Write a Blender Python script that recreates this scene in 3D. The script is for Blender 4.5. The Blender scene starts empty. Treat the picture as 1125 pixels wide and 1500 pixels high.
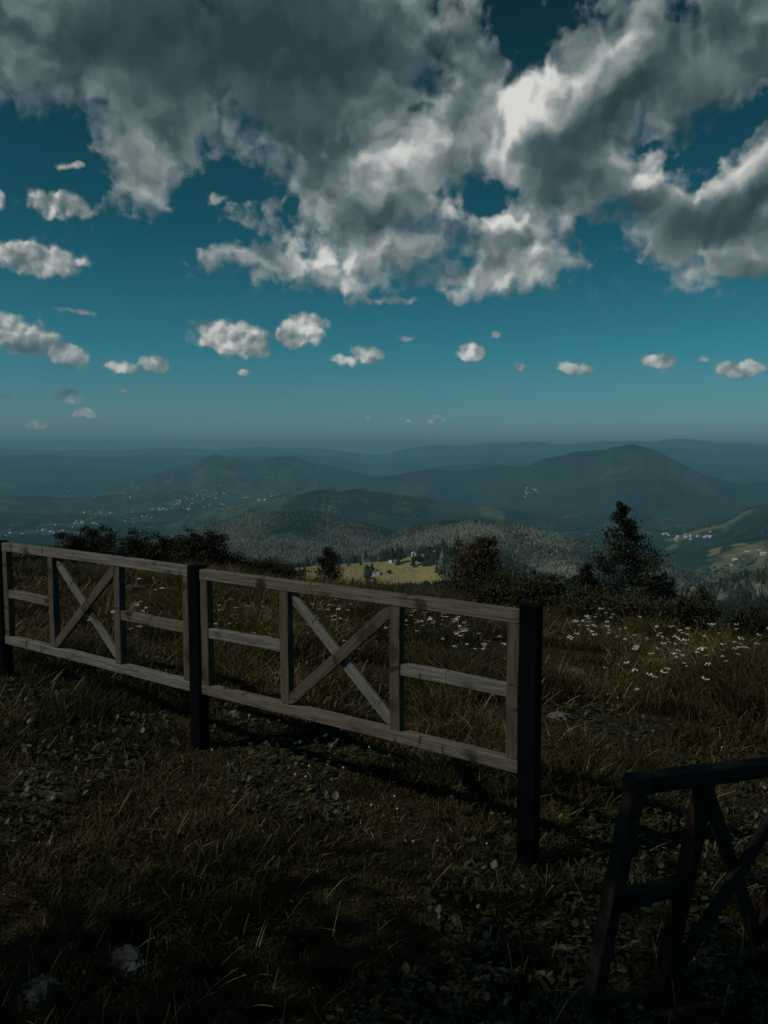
import bpy, math, random
import numpy as np
from mathutils import Vector, Matrix

R = math.radians
C = bpy.context.scene.collection
rng = np.random.default_rng(7)
random.seed(7)

# ------------------------------------------------------------------ camera, sky, sun, exposure
EYE = 1.6
PITCH = R(4.57)
F_PX = 1127.0
scn = bpy.context.scene
cam_d = bpy.data.cameras.new('camera')
cam = bpy.data.objects.new('camera', cam_d); C.objects.link(cam)
cam.location = (0, 0, EYE)
cam.rotation_euler = (math.pi / 2 - PITCH, 0, 0)
cam_d.sensor_fit = 'VERTICAL'
cam_d.sensor_height = 24.0
cam_d.lens = 24.0 * F_PX / 1500.0
cam_d.clip_start = 0.05
cam_d.clip_end = 150000
scn.camera = cam
scn.view_settings.view_transform = 'Standard'
scn.view_settings.look = 'None'
scn.view_settings.gamma = 1
scn.view_settings.exposure = -1.10

SUN_DIR = Vector((-0.78, -0.36, 0.82)).normalized()      # towards the sun
sd = bpy.data.lights.new('sun', 'SUN')
sd.energy = 3.9
sd.angle = R(0.5)
sd.color = (1.0, 0.93, 0.82)
sun = bpy.data.objects.new('sun', sd); C.objects.link(sun)
sun.rotation_euler = SUN_DIR.to_track_quat('Z', 'Y').to_euler()
sun.location = (0, 0, 30)


def ray(px, py):
    a = (px - 562.5) / F_PX
    b = (750.0 - py) / F_PX
    return a, math.cos(PITCH) + b * math.sin(PITCH), -math.sin(PITCH) + b * math.cos(PITCH)


def azel(px, py):
    x, y, z = ray(px, py)
    return math.atan2(x, y), math.atan2(z, math.hypot(x, y))


def at(px, py, D):
    x, y, z = ray(px, py)
    k = D / y
    return Vector((x * k, D, EYE + z * k))


# ---- world: tinted Nishita sky with a layer of cumulus, laid out by azimuth and elevation
world = bpy.data.worlds.new('World'); scn.world = world
world.use_nodes = True
wt = world.node_tree
for n in list(wt.nodes): wt.nodes.remove(n)


class NT:
    def __init__(s, tree): s.t = tree

    def n(s, typ, **kw):
        nd = s.t.nodes.new(typ)
        for k, v in kw.items(): setattr(nd, k, v)
        return nd

    def link(s, a, b): s.t.links.new(a, b)

    def put(s, sock, v):
        if isinstance(v, bpy.types.NodeSocket): s.link(v, sock)
        else: sock.default_value = v

    def m(s, op, a, b=None, c=None, clamp=False):
        nd = s.n('ShaderNodeMath', operation=op); nd.use_clamp = clamp
        s.put(nd.inputs[0], a)
        if b is not None: s.put(nd.inputs[1], b)
        if c is not None: s.put(nd.inputs[2], c)
        return nd.outputs[0]

    def v(s, op, a, b=None, scale=None):
        nd = s.n('ShaderNodeVectorMath', operation=op)
        s.put(nd.inputs[0], a)
        if b is not None: s.put(nd.inputs[1], b)
        if scale is not None: s.put(nd.inputs['Scale'], scale)
        return nd.outputs['Value'] if op in ('LENGTH', 'DOT_PRODUCT') else nd.outputs[0]

    def noise(s, vec, scale, detail=5, rough=0.55, color=False, dist=0.0):
        nd = s.n('ShaderNodeTexNoise')
        if s is W: nd.noise_dimensions = '2D'
        nd.inputs['Scale'].default_value = scale
        nd.inputs['Detail'].default_value = detail
        nd.inputs['Roughness'].default_value = rough
        nd.inputs['Distortion'].default_value = dist
        if vec is not None: s.link(vec, nd.inputs['Vector'])
        return nd.outputs['Color'] if color else nd.outputs['Fac']

    def ramp(s, fac, stops, interp='LINEAR'):
        nd = s.n('ShaderNodeValToRGB'); cr = nd.color_ramp; cr.interpolation = interp
        while len(cr.elements) < len(stops): cr.elements.new(0.5)
        for e, (p, c) in zip(cr.elements, stops):
            e.position = p
            e.color = (*c, 1) if len(c) == 3 else c
        s.put(nd.inputs[0], fac)
        return nd.outputs[0]

    def mix(s, fac, a, b, blend='MIX'):
        nd = s.n('ShaderNodeMix', data_type='RGBA', blend_type=blend)
        s.put(nd.inputs[0], fac)
        for sock, v in ((nd.inputs[6], a), (nd.inputs[7], b)):
            if not isinstance(v, bpy.types.NodeSocket) and len(v) == 3: v = (*v, 1)
            s.put(sock, v)
        return nd.outputs[2]

    def smooth(s, x, a, b, lo=0.0, hi=1.0):
        nd = s.n('ShaderNodeMapRange', interpolation_type='SMOOTHSTEP')
        s.put(nd.inputs[0], x)
        nd.inputs[1].default_value = a; nd.inputs[2].default_value = b
        nd.inputs[3].default_value = lo; nd.inputs[4].default_value = hi
        return nd.outputs[0]

    def lin(s, x, a, b, lo=0.0, hi=1.0):
        nd = s.n('ShaderNodeMapRange')
        s.put(nd.inputs[0], x)
        nd.inputs[1].default_value = a; nd.inputs[2].default_value = b
        nd.inputs[3].default_value = lo; nd.inputs[4].default_value = hi
        return nd.outputs[0]


W = NT(wt)
tc = W.n('ShaderNodeTexCoord')
sep = W.n('ShaderNodeSeparateXYZ'); W.link(tc.outputs['Generated'], sep.inputs[0])
az_n = W.m('ARCTAN2', sep.outputs[0], sep.outputs[1])
el_n = W.m('ARCSINE', sep.outputs[2])
cmb = W.n('ShaderNodeCombineXYZ')
W.link(W.m('MULTIPLY', az_n, 10.0), cmb.inputs[0]); W.link(W.m('MULTIPLY', el_n, 10.0), cmb.inputs[1])
uv = cmb.outputs[0]


def blob(vec, px, py, rx, ry, rot=0.0):
    """1 at the centre falling to 0 at the rim of an ellipse given in az/el"""
    a, e = azel(px, py)
    mp = W.n('ShaderNodeMapping', vector_type='TEXTURE')
    mp.inputs['Location'].default_value = (a * 10, e * 10, 0)
    mp.inputs['Rotation'].default_value = (0, 0, R(-rot))
    mp.inputs['Scale'].default_value = (rx / F_PX * 10, ry / F_PX * 10, 1)
    W.link(vec, mp.inputs['Vector'])
    g = W.n('ShaderNodeTexGradient', gradient_type='SPHERICAL')
    W.link(mp.outputs[0], g.inputs[0])
    return g.outputs['Fac']


def union(vec, lst, op='MAXIMUM'):
    acc = None
    for b in lst:
        w = b[5] if len(b) > 5 else 1.0
        f = blob(vec, b[0], b[1], b[2], b[3], b[4] if len(b) > 4 else 0)
        if w != 1.0: f = W.m('MULTIPLY', f, w)
        if acc is None: acc = f
        elif op == 'ADD': acc = W.m('ADD', acc, f)
        else:
            nd = W.n('ShaderNodeMath', operation='SMOOTH_MAX')
            W.link(acc, nd.inputs[0]); W.link(f, nd.inputs[1]); nd.inputs[2].default_value = 0.15
            acc = nd.outputs[0]
    return acc


# px, py, rx, ry, rotation (deg, in the picture's sense), weight
BIG = [(100, 20, 340, 185, 0, 1.6), (430, 60, 330, 210, 0, 1.7), (250, 170, 150, 90, -50, 1.2), (212, 262, 80, 70, 0, 1.2), (265, 200, 70, 70, 0, .9),
       (560, 220, 290, 210, 0, 1.6), (530, 360, 250, 105, 0, 1.25), (390, 382, 140, 46, 0, 1.1), (500, 415, 150, 45, 0, .9), (740, 350, 150, 100, 0, 1.35),
       (800, 200, 230, 210, 0, 1.5), (690, 110, 100, 150, 0, 1.3), (900, 130, 220, 130, 0, 1.5), (1080, 60, 240, 120, 0, 1.4), (890, 60, 120, 60, 0, 1.1),
       (660, 400, 230, 50, 0, 1.1), (345, 300, 90, 34, 15, .75), (430, 290, 70, 80, 0, .9), (985, 185, 100, 50, -10, .8),
       (1085, 310, 200, 118, -5, 1.6), (960, 285, 105, 75, 0, 1.4), (1090, 390, 130, 50, 0, 1.1), (840, 300, 85, 80, 0, 1.1)]
HOLES = [(752, 35, 72, 62, 10, 1.3), (815, 20, 60, 30, 0, .9), (995, 28, 40, 22, 0, .9), (705, 274, 90, 32, 0, 1.15),
         (1070, 178, 130, 22, -28, 1.2), (945, 212, 40, 14, 0, .7), (350, 258, 70, 30, 10, .95), (430, 303, 24, 22, 0, 1.2),
         (60, 225, 120, 55, 12, 1.0), (605, 165, 34, 12, 0, .7), (872, 335, 22, 40, -25, .9), (925, 410, 60, 36, 30, .9), (320, 345, 90, 24, 0, .9), (290, 285, 40, 60, 0, .5)]
SMALL = [(55, 377, 84, 34, 0, 1.2), (88, 300, 74, 28, 5, .85), (-6, 292, 22, 20), (342, 497, 84, 36, 8, 1.3), (440, 484, 58, 32, -8, 1.35),
         (35, 492, 75, 36, 12, 1.1), (95, 520, 62, 26, 12, 1.05), (175, 540, 46, 18, 5, .8), (226, 533, 30, 20, 10, 1.1), (540, 520, 32, 20, 5, 1.15),
         (505, 528, 34, 14, 10, .8), (98, 580, 34, 19, 10, .95), (126, 606, 26, 13, 0, .9), (60, 622, 40, 15, 0, .8), (690, 516, 31, 19, 0, 1.4),
         (726, 491, 17, 9, 0, 1.0), (590, 496, 36, 10, 5, .6), (845, 541, 42, 15, 12, 1.0), (965, 528, 34, 16, 8, 1.2), (973, 543, 16, 8, 0, .8),
         (1088, 540, 46, 18, 5, 1.15), (1030, 526, 18, 8, 0, .6), (760, 537, 22, 10, 0, .8), (638, 616, 24, 11, 0, 1.0), (598, 617, 16, 6, 0, .6),
         (688, 616, 10, 5, 0, .7), (536, 611, 14, 8, 0, .8), (357, 547, 26, 7, 0, .7), (100, 243, 36, 10, -10, .6), (110, 455, 60, 9, 3, .5),
         (560, 440, 160, 12, 0, .5), (5, 580, 22, 10, 0, .6), (180, 573, 18, 8, 0, .6), (905, 537, 12, 5, 0, .5), (772, 592, 10, 5, 0, .5),
         (320, 293, 34, 20, 0, .6), (235, 305, 40, 14, 0, .55), (1060, 20, 40, 20, 0, .5)]
LIGHT = [(600, 240, 110, 70, 0, .5), (490, 370, 110, 50, 0, .4), (620, 300, 90, 40, 0, .3), (790, 330, 60, 60, 0, .3), (250, 230, 90, 70, 0, .35), (815, 140, 110, 50, -12, 1.6), (735, 165, 60, 60, 0, .8), (600, 200, 60, 50, 0, .6), (960, 262, 30, 24, 0, .8), (460, 335, 40, 40, 0, .5), (750, 225, 95, 75, 15, .95), (915, 80, 90, 38, -8, .9), (725, 306, 95, 30, 0, 1.3), (960, 250, 62, 36, -25, 1.0),
         (1070, 244, 100, 30, -15, 1.3), (450, 350, 80, 70, 0, .6), (310, 150, 60, 60, 0, .5), (215, 265, 80, 55, 0, .45), (565, 215, 110, 80, 0, .5),
         (740, 400, 80, 40, 0, .5), (560, 400, 130, 40, 0, .3), (30, 15, 90, 50, 0, .5), (760, 290, 40, 40, 0, .5), (60, 370, 70, 24, 0, .3),
         (340, 492, 60, 24, 0, .8), (445, 480, 42, 20, 0, 1.0), (692, 512, 30, 16, 0, .9), (226, 530, 30, 16, 0, .6), (545, 516, 30, 16, 0, .8),
         (965, 524, 34, 14, 0, .7), (640, 614, 22, 10, 0, .6)]
DARK = [(150, 85, 260, 120, 0, .7), (430, 120, 300, 150, 0, .85), (300, 30, 200, 80, 0, .5), (470, 30, 200, 120, 0, .5), (820, 240, 110, 95, 20, 1.1), (925, 130, 120, 80, 10, .8),
        (1010, 325, 110, 45, 5, .7), (1100, 330, 110, 45, 0, .7), (680, 345, 70, 34, 0, .45), (1090, 80, 150, 110, 0, .5),
        (35, 510, 90, 50, 0, .6), (610, 335, 70, 50, 0, .3), (650, 230, 60, 50, 0, .3)]
warp1 = W.v('SUBTRACT', W.noise(uv, 0.6, 2, .5, color=True), (0.5, 0.5, 0.5))
warp2 = W.v('SUBTRACT', W.noise(uv, 2.6, 4, .55, color=True), (0.5, 0.5, 0.5))
uv_big = W.v('ADD', W.v('ADD', uv, W.v('SCALE', warp1, scale=0.5)), W.v('SCALE', warp2, scale=0.30))
warp3 = W.v('SUBTRACT', W.noise(uv, 6.0, 3, .55, color=True), (0.5, 0.5, 0.5))
uv_small = W.v('ADD', uv, W.v('SCALE', warp3, scale=0.09))


def puffs(vec, scale, detail=2.0, sm=.35):
    nd = W.n('ShaderNodeTexVoronoi', feature='SMOOTH_F1', voronoi_dimensions='2D')
    nd.inputs['Scale'].default_value = scale; nd.inputs['Smoothness'].default_value = sm
    nd.inputs['Detail'].default_value = detail; nd.inputs['Roughness'].default_value = .5
    W.link(vec, nd.inputs['Vector'])
    d = nd.outputs['Distance']
    return W.m('SUBTRACT', 1.0, W.m('MULTIPLY', d, d))


def height_big(vec):
    return W.m('ADD', W.m('MULTIPLY', W.noise(vec, 0.85, 5, .46), .74), W.m('MULTIPLY', puffs(vec, 1.6, 2.0), .24))


fbm = height_big(uv_big)                       # about .57
fbm_hi = W.noise(uv_small, 6.0, 5, .5)
# relief: how much thinner the cloud is towards the light
rel_a = W.m('SUBTRACT', fbm, height_big(W.v('ADD', uv_big, (-0.06, 0.20, 0))))
h_s = W.m('ADD', W.m('MULTIPLY', fbm_hi, .6), W.m('MULTIPLY', puffs(uv_small, 4.2, 1.0), .32))
u2 = W.v('ADD', uv_small, (-0.03, 0.06, 0))
h_s2 = W.m('ADD', W.m('MULTIPLY', W.noise(u2, 6.0, 5, .5), .6), W.m('MULTIPLY', puffs(u2, 4.2, 1.0), .32))
rel_b = W.m('SUBTRACT', h_s, h_s2)
FB = union(uv_big, BIG)
HO = union(uv_big, HOLES)
big_d = W.m('ADD', W.m('SUBTRACT', W.m('MULTIPLY', FB, 1.3), W.m('MULTIPLY', HO, 1.25)), W.m('MULTIPLY', W.m('SUBTRACT', fbm, 0.555), 1.7))
big_d = W.m('ADD', big_d, W.m('MULTIPLY', W.m('SUBTRACT', h_s, 0.6), 0.60))
big_d = W.m('MULTIPLY', big_d, W.smooth(FB, 0.02, 0.2))
a_big = W.m('MAXIMUM', W.smooth(big_d, 0.22, 0.85), W.m('MULTIPLY', W.smooth(W.m('ADD', big_d, W.m('MULTIPLY', W.m('SUBTRACT', fbm_hi, 0.5), 1.4)), -0.1, 0.75), W.smooth(FB, 0.06, 0.30, 0.0, 0.62)))
FS = union(uv_small, SMALL)
small_d = W.m('ADD', W.m('MULTIPLY', FS, 1.15), W.m('MULTIPLY', W.m('SUBTRACT', h_s, 0.6), .85))
small_d = W.m('MULTIPLY', small_d, W.smooth(FS, 0.0, 0.25))
a_small = W.smooth(small_d, 0.20, 0.62)
alpha = W.m('MAXIMUM', a_big, a_small, clamp=True)
LI = union(uv_big, LIGHT, 'ADD')
DK = union(uv_big, DARK, 'ADD')
calm = W.smooth(DK, 0.25, 0.9, 1.0, 0.40)       # the dark undersides are smoother
only_small = W.m('MULTIPLY', a_small, W.m('SUBTRACT', 1.0, a_big, clamp=True))
edge = W.smooth(big_d, 0.3, 1.3, 0.08, -0.06)
shade = W.m('ADD', 0.495, W.m('MULTIPLY', LI, 0.36))
shade = W.m('SUBTRACT', shade, W.m('MULTIPLY', DK, 0.40))
shade = W.m('ADD', shade, W.m('MULTIPLY', W.m('MULTIPLY', rel_a, 1.45), calm))
shade = W.m('ADD', shade, W.m('ADD', edge, W.m('MULTIPLY', only_small, 0.12)))
shade = W.m('ADD', shade, W.m('MULTIPLY', rel_b, W.m('ADD', 0.10, W.m('MULTIPLY', only_small, 0.6))))
CK = 10.0
cloud = W.ramp(shade, [(0.0, (.028, .050, .058)), (.25, (.060, .098, .108)), (.5, (.155, .20, .21)), (.72, (.34, .375, .375)), (1.0, (.80, .80, .76))])
cloud = W.v('SCALE', cloud, scale=CK * 1.9)
sky = W.n('ShaderNodeTexSky', sky_type='NISHITA')
sky.sun_disc = False
sky.sun_elevation = math.asin(SUN_DIR.z)
sky.sun_rotation = math.atan2(SUN_DIR.x, SUN_DIR.y)
sky.altitude = 1200
sky.air_density = 1.0; sky.dust_density = 0.6; sky.ozone_density = 2.0
tint = W.ramp(W.lin(el_n, -0.02, 0.55), [(0.0, (.86, .88, 1.0)), (.10, (.56, .92, 1.0)), (.25, (.20, .90, .84)), (.5, (.062, .58, .52)), (1.0, (.015, .18, .17))])
sky_c = W.mix(1.0, sky.outputs[0], tint, 'MULTIPLY')
# low clouds fade into the air
fade = W.smooth(el_n, 0.0, 0.16, 0.55, 1.0)
out_c = W.mix(W.m('MULTIPLY', alpha, fade), sky_c, cloud)
bg = W.n('ShaderNodeBackground'); bg.inputs['Strength'].default_value = 0.1
W.link(out_c, bg.inputs['Color'])
wo = W.n('ShaderNodeOutputWorld'); W.link(bg.outputs[0], wo.inputs['Surface'])

# ------------------------------------------------------------------ helpers
def tag(o, label=None, cat=None, group=None, kind=None):
    if label: o['label'] = label
    if cat: o['category'] = cat
    if group: o['group'] = group
    if kind: o['kind'] = kind
    return o


def link(o, parent=None):
    C.objects.link(o)
    if parent is not None: o.parent = parent
    return o


def empty(name, loc):
    o = bpy.data.objects.new(name, None); o.location = loc; o.empty_display_size = 0.1
    return link(o)


def np_mesh(name, V, Fc, mat=None, parent=None, attrs=None, smooth=False, loc=None, matidx=None):
    """V (n,3), Fc (m,k) with the same k for every face, or a list of such arrays"""
    V = np.asarray(V, np.float32)
    if not isinstance(Fc, list): Fc = [Fc]
    Fc = [np.asarray(f, np.int32) for f in Fc if len(f)]
    me = bpy.data.meshes.new(name)
    me.vertices.add(len(V)); me.vertices.foreach_set('co', V.ravel())
    loops = np.concatenate([f.ravel() for f in Fc])
    tot = np.concatenate([np.full(len(f), f.shape[1], np.int32) for f in Fc])
    st = np.concatenate([[0], np.cumsum(tot)[:-1]]).astype(np.int32)
    me.loops.add(len(loops)); me.loops.foreach_set('vertex_index', loops)
    me.polygons.add(len(tot)); me.polygons.foreach_set('loop_start', st); me.polygons.foreach_set('loop_total', tot)
    me.update(calc_edges=True)
    me.polygons.foreach_set('use_smooth', np.full(len(tot), bool(smooth)))
    for k, a in (attrs or {}).items():
        at_ = me.attributes.new(k, 'FLOAT', 'POINT')
        at_.data.foreach_set('value', np.asarray(a, np.float32).ravel())
    if mat: me.materials.append(mat)
    o = bpy.data.objects.new(name, me)
    if loc is not None: o.location = loc
    return link(o, parent)


def hash2(ix, iy, seed):
    h = (ix.astype(np.int64) * 374761393 + iy.astype(np.int64) * 668265263 + seed * 974634777) & 0xFFFFFFFF
    h = ((h ^ (h >> 13)) * 1274126177) & 0xFFFFFFFF
    return ((h ^ (h >> 16)) & 0xFFFF).astype(np.float64) / 65535.0


def vnoise(x, y, seed=0):
    x = np.asarray(x, float); y = np.asarray(y, float)
    ix = np.floor(x); iy = np.floor(y); fx = x - ix; fy = y - iy
    fx = fx * fx * fx * (fx * (fx * 6 - 15) + 10); fy = fy * fy * fy * (fy * (fy * 6 - 15) + 10)
    ix = ix.astype(np.int64); iy = iy.astype(np.int64)
    a = hash2(ix, iy, seed); b = hash2(ix + 1, iy, seed); c = hash2(ix, iy + 1, seed); d = hash2(ix + 1, iy + 1, seed)
    return (a + (b - a) * fx) * (1 - fy) + (c + (d - c) * fx) * fy


def fbm2(x, y, oct=5, seed=0, ridged=False, gain=.5):
    s = 0; amp = 1; tot = 0
    for k in range(oct):
        n = vnoise(x, y, seed + k * 17)
        if ridged: n = 1 - np.abs(2 * n - 1)
        s = s + amp * n; tot += amp; amp *= gain
        x, y = x * 1.9 * .8 + y * 1.9 * .6 + 11.3, -x * 1.9 * .6 + y * 1.9 * .8 + 5.7
    return s / tot


def splus(x, w):
    return w * np.logaddexp(0, x / w)


def sstep(x, a, b):
    t = np.clip((x - a) / (b - a), 0, 1)
    return t * t * (3 - 2 * t)


# ------------------------------------------------------------------ terrain height
# each ridge: distance, list of (px, py) of its crest as an azimuth and elevation, front slope, back slope, rounding, spur amplitude
RIDGES = [
    (31000, [(-400, 652), (0, 658), (60, 657), (150, 661), (250, 657), (330, 659), (375, 655), (470, 658), (530, 665), (562, 664), (610, 654), (670, 651), (720, 648),
             (790, 647), (850, 650), (900, 645), (1000, 645), (1070, 649), (1125, 649), (1500, 655)], .10, .10, 900, 120),
    (23000, [(-400, 664), (0, 664), (80, 668), (160, 672), (210, 665), (300, 668), (360, 664), (460, 668), (520, 678), (590, 686), (650, 672), (720, 662), (800, 665), (880, 668),
             (960, 655), (1000, 657), (1060, 662), (1125, 660), (1500, 668)], .12, .10, 700, 120),
    (17500, [(-400, 676), (0, 674), (60, 680), (130, 683), (200, 690), (270, 700), (500, 720), (900, 720), (960, 690), (1000, 678), (1060, 681), (1125, 680), (1500, 675)], .13, .12, 500, 90),
    (20500, [(-400, 668), (0, 669), (50, 664), (110, 671), (230, 674), (330, 670), (420, 664), (470, 667), (540, 680), (600, 674), (660, 667), (700, 670), (760, 676), (900, 700), (1500, 690)], .13, .12, 300, 150),
    (14800, [(-400, 690), (0, 688), (70, 684), (150, 691), (230, 702), (400, 720), (540, 702), (600, 690), (650, 683), (720, 679), (800, 690), (960, 712), (1010, 694), (1070, 688), (1125, 692), (1500, 690)], .15, .14, 250, 160),
    (12500, [(-400, 700), (0, 705), (100, 712), (190, 704), (240, 688), (285, 677), (315, 667), (345, 671), (380, 674), (402, 669), (432, 669), (470, 679), (540, 698), (620, 706), (700, 712),
             (800, 720), (1500, 720)], .17, .14, 300, 260),
    (10200, [(-400, 780), (400, 760), (500, 716), (562, 699), (620, 690), (690, 689), (730, 684), (770, 684), (800, 671), (850, 663), (885, 659), (910, 654), (925, 652), (945, 656), (975, 668), (1000, 681),
             (1040, 698), (1080, 708), (1125, 705), (1300, 690), (1500, 700)], .18, .16, 160, 300),
    (8800, [(-400, 720), (0, 722), (90, 728), (180, 722), (260, 716), (330, 735), (400, 760), (1500, 790)], .12, .12, 250, 60),
    (6400, [(-400, 790), (150, 790), (250, 766), (330, 742), (400, 726), (465, 717), (520, 722), (600, 731), (680, 737), (760, 748), (850, 770), (950, 800), (1500, 800)], .15, .15, 220, 190),
    (5200, [(-400, 740), (0, 790), (500, 800), (900, 800), (980, 790), (1060, 765), (1125, 735), (1300, 720), (1500, 720)], .16, .16, 220, 70),
    (3000, [(-400, 840), (150, 850), (230, 800), (300, 775), (360, 762), (410, 756), (450, 756), (500, 764), (560, 778), (620, 800), (700, 830), (1500, 890)], .20, .26, 150, 36),
    (2550, [(-400, 930), (450, 860), (540, 810), (590, 784), (640, 771), (690, 766), (740, 771), (800, 786), (860, 798), (920, 812), (1000, 842), (1060, 870), (1500, 890)], .20, .24, 120, 36),
    (3900, [(-400, 930), (700, 880), (860, 850), (930, 838), (1000, 815), (1060, 800), (1125, 790), (1500, 790)], .17, .20, 120, 50),
    (1350, [(-400, 960), (330, 880), (400, 838), (450, 832), (560, 824), (610, 816), (650, 806), (690, 812), (740, 835), (800, 862), (1500, 930)], .10, .22, 60, 8),
    (1450, [(-400, 960), (540, 850), (590, 830), (620, 814), (646, 805), (664, 810), (688, 828), (720, 860), (1500, 930)], .13, .30, 30, 3),
    (880, [(-400, 980), (380, 900), (460, 892), (500, 878), (560, 873), (600, 870), (700, 864), (760, 870), (830, 880), (1000, 905), (1500, 910)], .22, .30, 40, 6),
    (1250, [(-400, 980), (880, 930), (960, 890), (1020, 868), (1080, 852), (1125, 848), (1500, 840)], .20, .22, 60, 14),
]


def crest(az, pts):
    A = []; E = []
    for p in pts:
        a, e = azel(*p); A.append(a); E.append(math.tan(e))
    return np.interp(az, A, E)


def near_params(az):
    pxs = [-400, 0, 300, 480, 600, 720, 900, 1125, 1500]
    A = [azel(p, 850)[0] for p in pxs]
    rc = np.interp(az, A, [12, 11, 10, 8.4, 7.8, 7.3, 6.8, 6.4, 6.2])
    s = np.interp(az, A, [.17, .165, .168, .178, .190, .202, .215, .212, .212])
    rd = np.interp(az, A, [60, 60, 60, 75, 80, 60, 60, 240, 300])
    return rc, s, rd


def H(x, y):
    x = np.asarray(x, float); y = np.asarray(y, float)
    r = np.hypot(x, y) + 1e-6
    az = np.arctan2(x, y)
    front = np.cos(np.clip(az, -math.pi, math.pi)) > -0.2
    # the far country
    z = -640 + 70 * fbm2(x / 1800, y / 1800, 4, 3) + 0 * r
    sp = fbm2(x / 1500, y / 1500, 5, 21, ridged=True, gain=.5)
    sp2 = fbm2(x / 420, y / 420, 4, 31, ridged=True)
    wob = fbm2(x / 3500, y / 3500, 3, 41) - .5
    for (D, pts, sf, sb, w, amp) in RIDGES:
        h = EYE + crest(az, pts) * D
        if D > 5000: h = h + D * .0065 * (fbm2(az * 30 + D * .013, D * .003 + 0 * az, 4, 77) - .5)
        d = r - D * (1 + 0.10 * wob * (D > 2000))
        fall = np.where(d < 0, sf, sb) * (np.sqrt(d * d + w * w) - w)
        away = 1 - np.exp(-(np.abs(d) / (w * 2.2)) ** 1.3)
        n = (sp if D > 2000 else sp2)
        zk = h - fall - amp * (1 - n) * 1.6 * away + (0.10 * amp) * (n - .5)
        zk = zk - 1e4 * (~front)
        ww = D * .0016 + 2
        m = np.maximum(z, zk)
        z = m + ww * np.log1p(np.exp(-np.abs(z - zk) / ww)) * .8
    # the hill we stand on
    rc, s, rd = near_params(az)
    zn = -s * splus(r - rc, 0.9) - .20 * splus(r - rd, 8) - 0.00 * r
    zn = zn - (0.035 + 0.085 * np.clip(x, -3, 3)) * (1 - sstep(r, 4, 8)) + 0.05 * (fbm2(x / 1.6, y / 1.6, 3, 5) - .5) * sstep(r, .5, 3) + .5 * (fbm2(x / 14, y / 14, 3, 6) - .5) * sstep(r, 12, 40) \
        + 6 * (fbm2(x / 120, y / 120, 3, 8) - .5) * sstep(r, 80, 300)
    ww = np.clip(r * .02, .01, 20)
    m = np.maximum(z, zn)
    return np.where(r < 60, zn, m)


def masks(x, y):
    """1 where a hillside is open meadow, and how straw coloured it is"""
    r = np.hypot(x, y); az = np.arctan2(x, y)
    px = 562.5 + np.tan(np.clip(az, -1.4, 1.4)) * F_PX
    n = fbm2(x / 380, y / 380, 4, 51)
    n2 = fbm2(x / 1500, y / 1500, 3, 52)
    m = sstep(n * .65 + n2 * .35, .60, .63)                        # scattered clearings
    m = m * sstep(r, 1800, 3500) * (r < 16000) * (1 - .7 * sstep(r, 4500, 8000))
    fl = fbm2(x / 700, y / 700, 3, 57)
    m = np.maximum(m * .8, ((r > 960) & (r < 1560) & (px > 395 + 40 * (fl - .5)) & (px < 690)) * sstep(fbm2(x / 90, y / 90, 3, 58), .28, .33) * 1.0)
    m = np.where((r < 1000) & (r > 640), 0, m)
    vf = (px < 470) & (r > 4200) & (r < 13000)
    m = np.where(vf, np.maximum(m, .4 * sstep(fbm2(x / 170, y / 130, 4, 63), .55, .60)), m)
    near = (r < 450)
    m = np.where(near, 1, m)
    right = (px > 985) & (r > 900) & (r < 4300)
    m = np.where(right, np.maximum(m, sstep(fbm2(x / 200, y / 200, 3, 61), .60, .64)), m)
    forest_hill = (r > 1900) & (r < 3500) & (px > 200) & (px < 985)
    m = np.where(forest_hill, m * sstep(fbm2(x / 150, y / 150, 2, 62), .70, .73), m)
    dry = np.where((r < 1700) & (r > 600), 1.0, .55 * sstep(fbm2(x / 300, y / 300, 3, 71), .35, .6))
    return m, dry


# ------------------------------------------------------------------ materials
def mat(name, rough=.85, spec=.2):
    m_ = bpy.data.materials.new(name); m_.use_nodes = True
    t = m_.node_tree
    b = t.nodes['Principled BSDF']
    b.inputs['Roughness'].default_value = rough
    b.inputs['Specular IOR Level'].default_value = spec
    return m_, NT(t), b


def mat_hills():
    m_, N, b = mat('hill_country', .95, .05)
    at_ = N.n('ShaderNodeAttribute', attribute_name='meadow').outputs['Fac']
    dr = N.n('ShaderNodeAttribute', attribute_name='dry').outputs['Fac']
    g = N.n('ShaderNodeNewGeometry').outputs['Position']
    n1 = N.noise(g, 0.012, 6, .65)
    n2 = N.noise(g, 0.0016, 5, .6)
    forest = N.ramp(n1, [(.3, (.008, .020, .019)), (.5, (.016, .034, .030)), (.7, (.036, .056, .044))])
    forest = N.mix(N.smooth(n2, .45, .65), forest, N.mix(n1, (.022, .040, .034), (.046, .062, .046)))
    lush = N.mix(n1, (.060, .080, .042), (.10, .115, .06))
    straw = N.mix(n1, (.20, .165, .07), (.36, .30, .14))
    mead = N.mix(dr, lush, straw)
    col = N.mix(at_, forest, mead)
    N.link(col, b.inputs['Base Color'])
    bp = N.n('ShaderNodeBump'); bp.inputs['Strength'].default_value = .8; bp.inputs['Distance'].default_value = 14
    N.link(N.noise(g, 0.03, 4, .7), bp.inputs['Height'])
    N.link(bp.outputs[0], b.inputs['Normal'])
    return m_


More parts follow.
